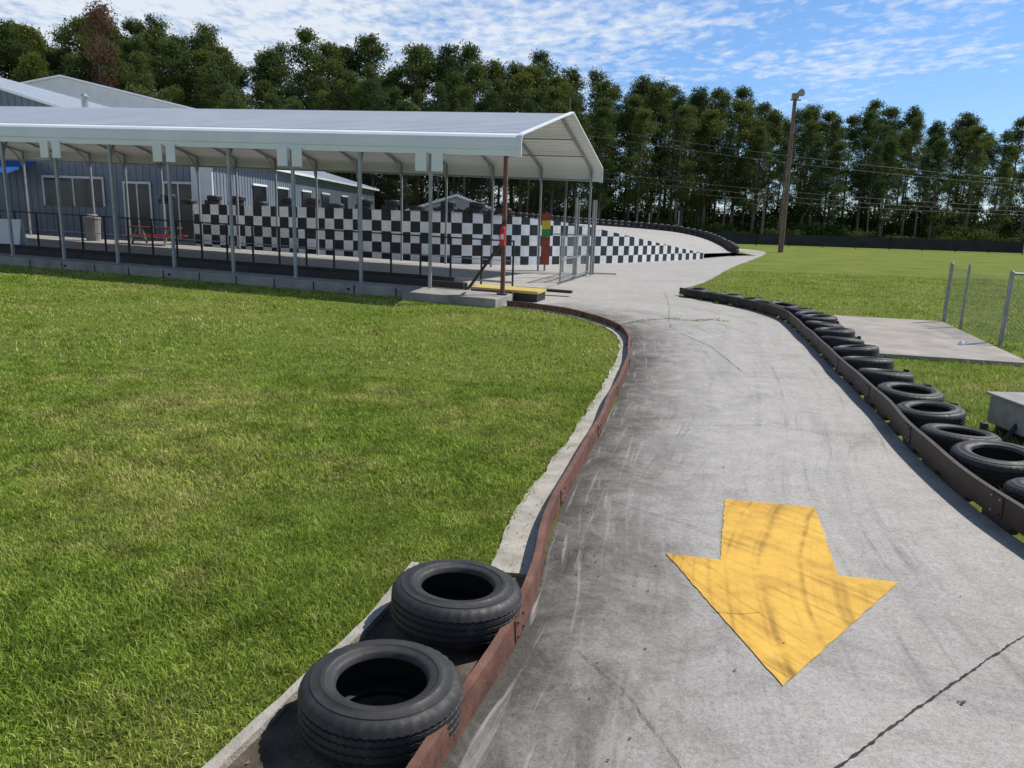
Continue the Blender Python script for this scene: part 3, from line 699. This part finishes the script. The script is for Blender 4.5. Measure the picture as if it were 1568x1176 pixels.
padp=[(5.1,10.55),(7.0,10.1),(8.3,14.7),(6.3,15.2)]
plp=[tuple(p) for p in edgeR]+[(-5,64),(-5,19)]
def tright(x,y):
    xb=np.interp(y,ry,rx); m=np.where(y<19,x>xb+.12,~in_poly(x,y,plp))&(x<.8*y+.5)&(x>3.2); return m&~in_poly(x,y,padp)
blades('lawn_grass',60000,3.2,10,3.5,11,tright,.05,.009)
blades('lawn_grass',90000,4.2,24,11,30,tright,.05,.018)
def tw(x,y):
    xb=np.interp(y,oy,ox); return (abs(x-xb)<.05)|(((x+.2)**2+(y-3.0)**2<.006))
blades('edge_weeds',16000,-1.2,2.0,1.6,15,tw,.055,.006)
def tc2(x,y): return (abs(y-(12.9+1.2*np.clip((x-1.7)/.9,0,1)+.1*np.sin(x*9)))<.03)&(rng.random(len(x))<.7)
blades('crack_weeds',16000,1.75,4.0,12.6,14.6,tc2,.03,.012)

# ---------------------------------------------------------------- trees
def leafmesh(name,clumps,trunk,mat,leaf=.30):
    Vs=[];R=[]
    for (c,rad,n_,br) in clumps:
        d=rng.normal(size=(n_,3)); d/=np.linalg.norm(d,axis=1)[:,None]; rr=rad*rng.uniform(.2,1.3,n_)**.85
        p=np.array(c)+d*rr[:,None]*np.array([1,1,.75])
        a=rng.normal(size=(n_,3)); a/=np.linalg.norm(a,axis=1)[:,None]; b=np.cross(a,rng.normal(size=(n_,3))); b/=np.linalg.norm(b,axis=1)[:,None]
        s=leaf*rng.uniform(.45,1.2,n_)[:,None]
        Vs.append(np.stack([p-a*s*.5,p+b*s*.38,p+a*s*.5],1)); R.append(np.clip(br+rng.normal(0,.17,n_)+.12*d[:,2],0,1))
    V=np.concatenate(Vs); R=np.concatenate(R); n=len(V)
    tv,tf=trunk
    allv=np.concatenate([V.reshape(-1,3),np.array(tv)]); k=3*n
    me=bpy.data.meshes.new(name); me.from_pydata(allv.tolist(),[],[(3*i,3*i+1,3*i+2) for i in range(n)]+[tuple(k+q for q in f_) for f_ in tf])
    me.materials.append(mat); me.materials.append(M['bark'])
    me.polygons.foreach_set('material_index',[0]*n+[1]*len(tf))
    at=me.attributes.new('rnd','FLOAT','POINT'); at.data.foreach_set('value',np.concatenate([np.repeat(R,3),np.zeros(len(tv))]).astype(np.float32)); me.update(); return me
def make_tree(name,h,kind,mat):
    ac=Acc(); bend=rng.normal(0,.25,2); pts=[Vector((bend[0]*math.sin(k/6*2),bend[1]*math.sin(k/6*2.5),h*.93*k/6)) for k in range(7)]
    r0=.20 if kind!='b' else .24
    for k in range(6): ac.cyl(pts[k],pts[k+1],r0*(1-k/7),r0*(1-(k+1)/7),M['bark'],7)
    cl=[]
    if kind=='p': lo,nb,rmax=.44,50,2.2
    elif kind=='m': lo,nb,rmax=.26,84,2.6
    else: lo,nb,rmax=.07,100,2.9
    for i in range(nb):
        q=rng.random()**.85; z=h*(lo+(1-lo)*q); 
        env=rmax*(math.sin(math.pi*min(1,(.18+.82*q)))**.6 if kind!='p' else (1-.65*q)*(.7+.5*rng.random()))
        a=rng.uniform(0,6.28); rr=env*rng.uniform(.25,1.0); c=Vector((math.cos(a)*rr,math.sin(a)*rr,min(z,h*.985)))
        ac.cyl((0,0,max(.5,z-rr*.55)),c,.045,.015,M['bark'],4)
        rad=rng.uniform(.4,.92)
        cl.append((c,rad,int(165*rad**1.5)+30,rng.uniform(.25,.7)))
    for _ in range(5): cl.append(((rng.normal(0,.45),rng.normal(0,.45),h*rng.uniform(.92,1.0)),.5,90,.5))
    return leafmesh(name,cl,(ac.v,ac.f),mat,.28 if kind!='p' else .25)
var=[make_tree('pine_a',18,'p',M['pine']),make_tree('pine_b',18,'p',M['pine']),make_tree('mixed_a',16,'m',M['leaf']),make_tree('mixed_b',16,'m',M['leaf']),make_tree('broad_a',15,'b',M['leaf']),make_tree('broad_b',15,'b',M['leaf']),make_tree('mixed_c',16,'m',M['pine'])]
vh=[18,18,16,16,15,15,16]
dead=make_tree('dead_a',16,'p',M['brown'])
bush=leafmesh('bush',[((rng.normal(0,1.2),rng.normal(0,.6),rng.uniform(.3,1.8)),rng.uniform(.6,1.0),120,rng.uniform(.05,.4)) for _ in range(16)],([(0,0,0),(.05,0,0),(0,0,1)],[(0,1,2)]),M['leaf'],.3)
tl=empty('tree_line')
def put(me,x,y,sx,sz):
    o=bpy.data.objects.new('tree',me); COL.objects.link(o); o.parent=tl; o.location=(x,y,gz(x)-.1); o.scale=(sx,sx,sz); o.rotation_euler=(0,0,random.uniform(0,6.28))
def Htop(x): return np.interp(x,[-62,-50,-42,-30,-18,-5,5,14,22,30,40,52,66,85],[18.0,19.0,18.6,17.2,17.0,17.2,16.4,15.2,14.1,13.7,13.1,12.1,11.6,11.4])
for row,(yb,step,sc) in enumerate(((82,3.2,.86),(86,3.1,.97),(90.5,2.9,1.0),(96,2.8,1.05))):
    x=-82+row
    while x<100:
        yy=yb+random.uniform(-1.5,1.5)+(2 if x>20 else 0)
        right=x>10
        if right: k=random.choice([0,1,2,3,6,0,3,1]) if row<3 else random.choice([2,3,6,0])
        else: k=random.choice([0,1,2,3,6,4,5,2,3])
        h=Htop(x*82/yy)*sc*random.uniform(.86,1.08)*yy/84
        s_=h/vh[k]; put(var[k],x,yy,s_*random.uniform(.9,1.2),s_)
        x+=step*random.uniform(.7,1.3)
put(dead,-42.5,81.5,1.15,20.6/16)
x=-80
while x<100:
    put(bush,x,80.5+random.uniform(-1,1),random.uniform(.8,1.3),random.uniform(.6,1.2)); 
    put(bush,x+1,92,1.3,random.uniform(1.0,1.8)); put(bush,x,99,1.6,random.uniform(1.6,2.6)); x+=random.uniform(1.8,3.0)

# ---------------------------------------------------------------- light
EL=math.radians(50); AZ=math.radians(62)
sd=Vector((math.sin(AZ)*math.cos(EL),math.cos(AZ)*math.cos(EL),math.sin(EL)))
sun=bpy.data.lights.new('sun','SUN'); sun.energy=5.0; sun.angle=math.radians(.53); sun.color=(1,.955,.88)
so_=bpy.data.objects.new('sun',sun); COL.objects.link(so_); so_.rotation_euler=sd.to_track_quat('Z','Y').to_euler(); so_.location=(20,5,30)
w=bpy.data.worlds.new('World'); scn.world=w; w.use_nodes=True; nt=w.node_tree; nt.nodes.clear(); lk=nt.links.new
sky=nt.nodes.new('ShaderNodeTexSky'); sky.sky_type='NISHITA'; sky.sun_disc=False; sky.sun_elevation=EL; sky.sun_rotation=AZ; sky.air_density=1.0; sky.dust_density=.2; sky.ozone_density=2.5
tc=nt.nodes.new('ShaderNodeTexCoord'); sx=nt.nodes.new('ShaderNodeSeparateXYZ'); lk(tc.outputs['Generated'],sx.inputs[0])
tint=ramp(nt,sx.outputs[2],[(0.0,(.80,.98,1.32)),(.25,(.82,1.05,1.32)),(.6,(.75,.85,.95))])
skyc=mix(nt,1.0,sky.outputs[0],tint,'MULTIPLY')
zz=math_(nt,'MAXIMUM',math_(nt,'ADD',sx.outputs[2],.03),.03)
px=math_(nt,'DIVIDE',sx.outputs[0],zz); py=math_(nt,'DIVIDE',sx.outputs[1],zz)
cb=nt.nodes.new('ShaderNodeCombineXYZ'); lk(px,cb.inputs[0]); lk(py,cb.inputs[1])
mp=nt.nodes.new('ShaderNodeMapping'); mp.inputs['Rotation'].default_value=(0,0,math.radians(25)); mp.inputs['Scale'].default_value=(1.2,.8,1); lk(cb.outputs[0],mp.inputs[0])
small=noise(nt,mp.outputs[0],8.5,5,.6,.25); big=noise(nt,cb.outputs[0],.75,4,.6,.4)
cov=math_(nt,'SUBTRACT',math_(nt,'MULTIPLY_ADD',big,1.9,-.46),math_(nt,'MULTIPLY',math_(nt,'MAXIMUM',px,-1.0),.20))
cl=math_(nt,'ADD',cov,math_(nt,'MULTIPLY',math_(nt,'SUBTRACT',small,.5),1.7))
cf=nt.nodes.new('ShaderNodeMapRange'); cf.inputs[1].default_value=.16; cf.inputs[2].default_value=.80; lk(cl,cf.inputs[0])
hi=ramp(nt,sx.outputs[2],[(.30,1.0),(.5,.12)])   # cloud field thins out overhead
vm=nt.nodes.new('ShaderNodeMix'); vm.data_type='RGBA'; lk(math_(nt,'MULTIPLY',math_(nt,'MULTIPLY',cf.outputs[0],.88),hi),vm.inputs[0]); lk(skyc,vm.inputs[6]); vm.inputs[7].default_value=(8.4,8.9,9.5,1)
bg=nt.nodes.new('ShaderNodeBackground'); bg.inputs[1].default_value=.1; lk(vm.outputs[2],bg.inputs[0]); ow=nt.nodes.new('ShaderNodeOutputWorld'); lk(bg.outputs[0],ow.inputs[0])

# ---------------------------------------------------------------- camera
f=1162.0; H=1.75; p=math.radians(12.3); r=math.radians(1.8)
R=Matrix.Rotation(math.radians(90)-p,3,'X')@Matrix.Rotation(r,3,'Z')
cam=bpy.data.cameras.new('camera'); o=bpy.data.objects.new('camera',cam); COL.objects.link(o)
o.matrix_world=Matrix.Translation((0,0,H))@R.to_4x4(); cam.sensor_width=36; cam.lens=36*f/1568; cam.clip_end=2000; cam.clip_start=.05
scn.camera=o
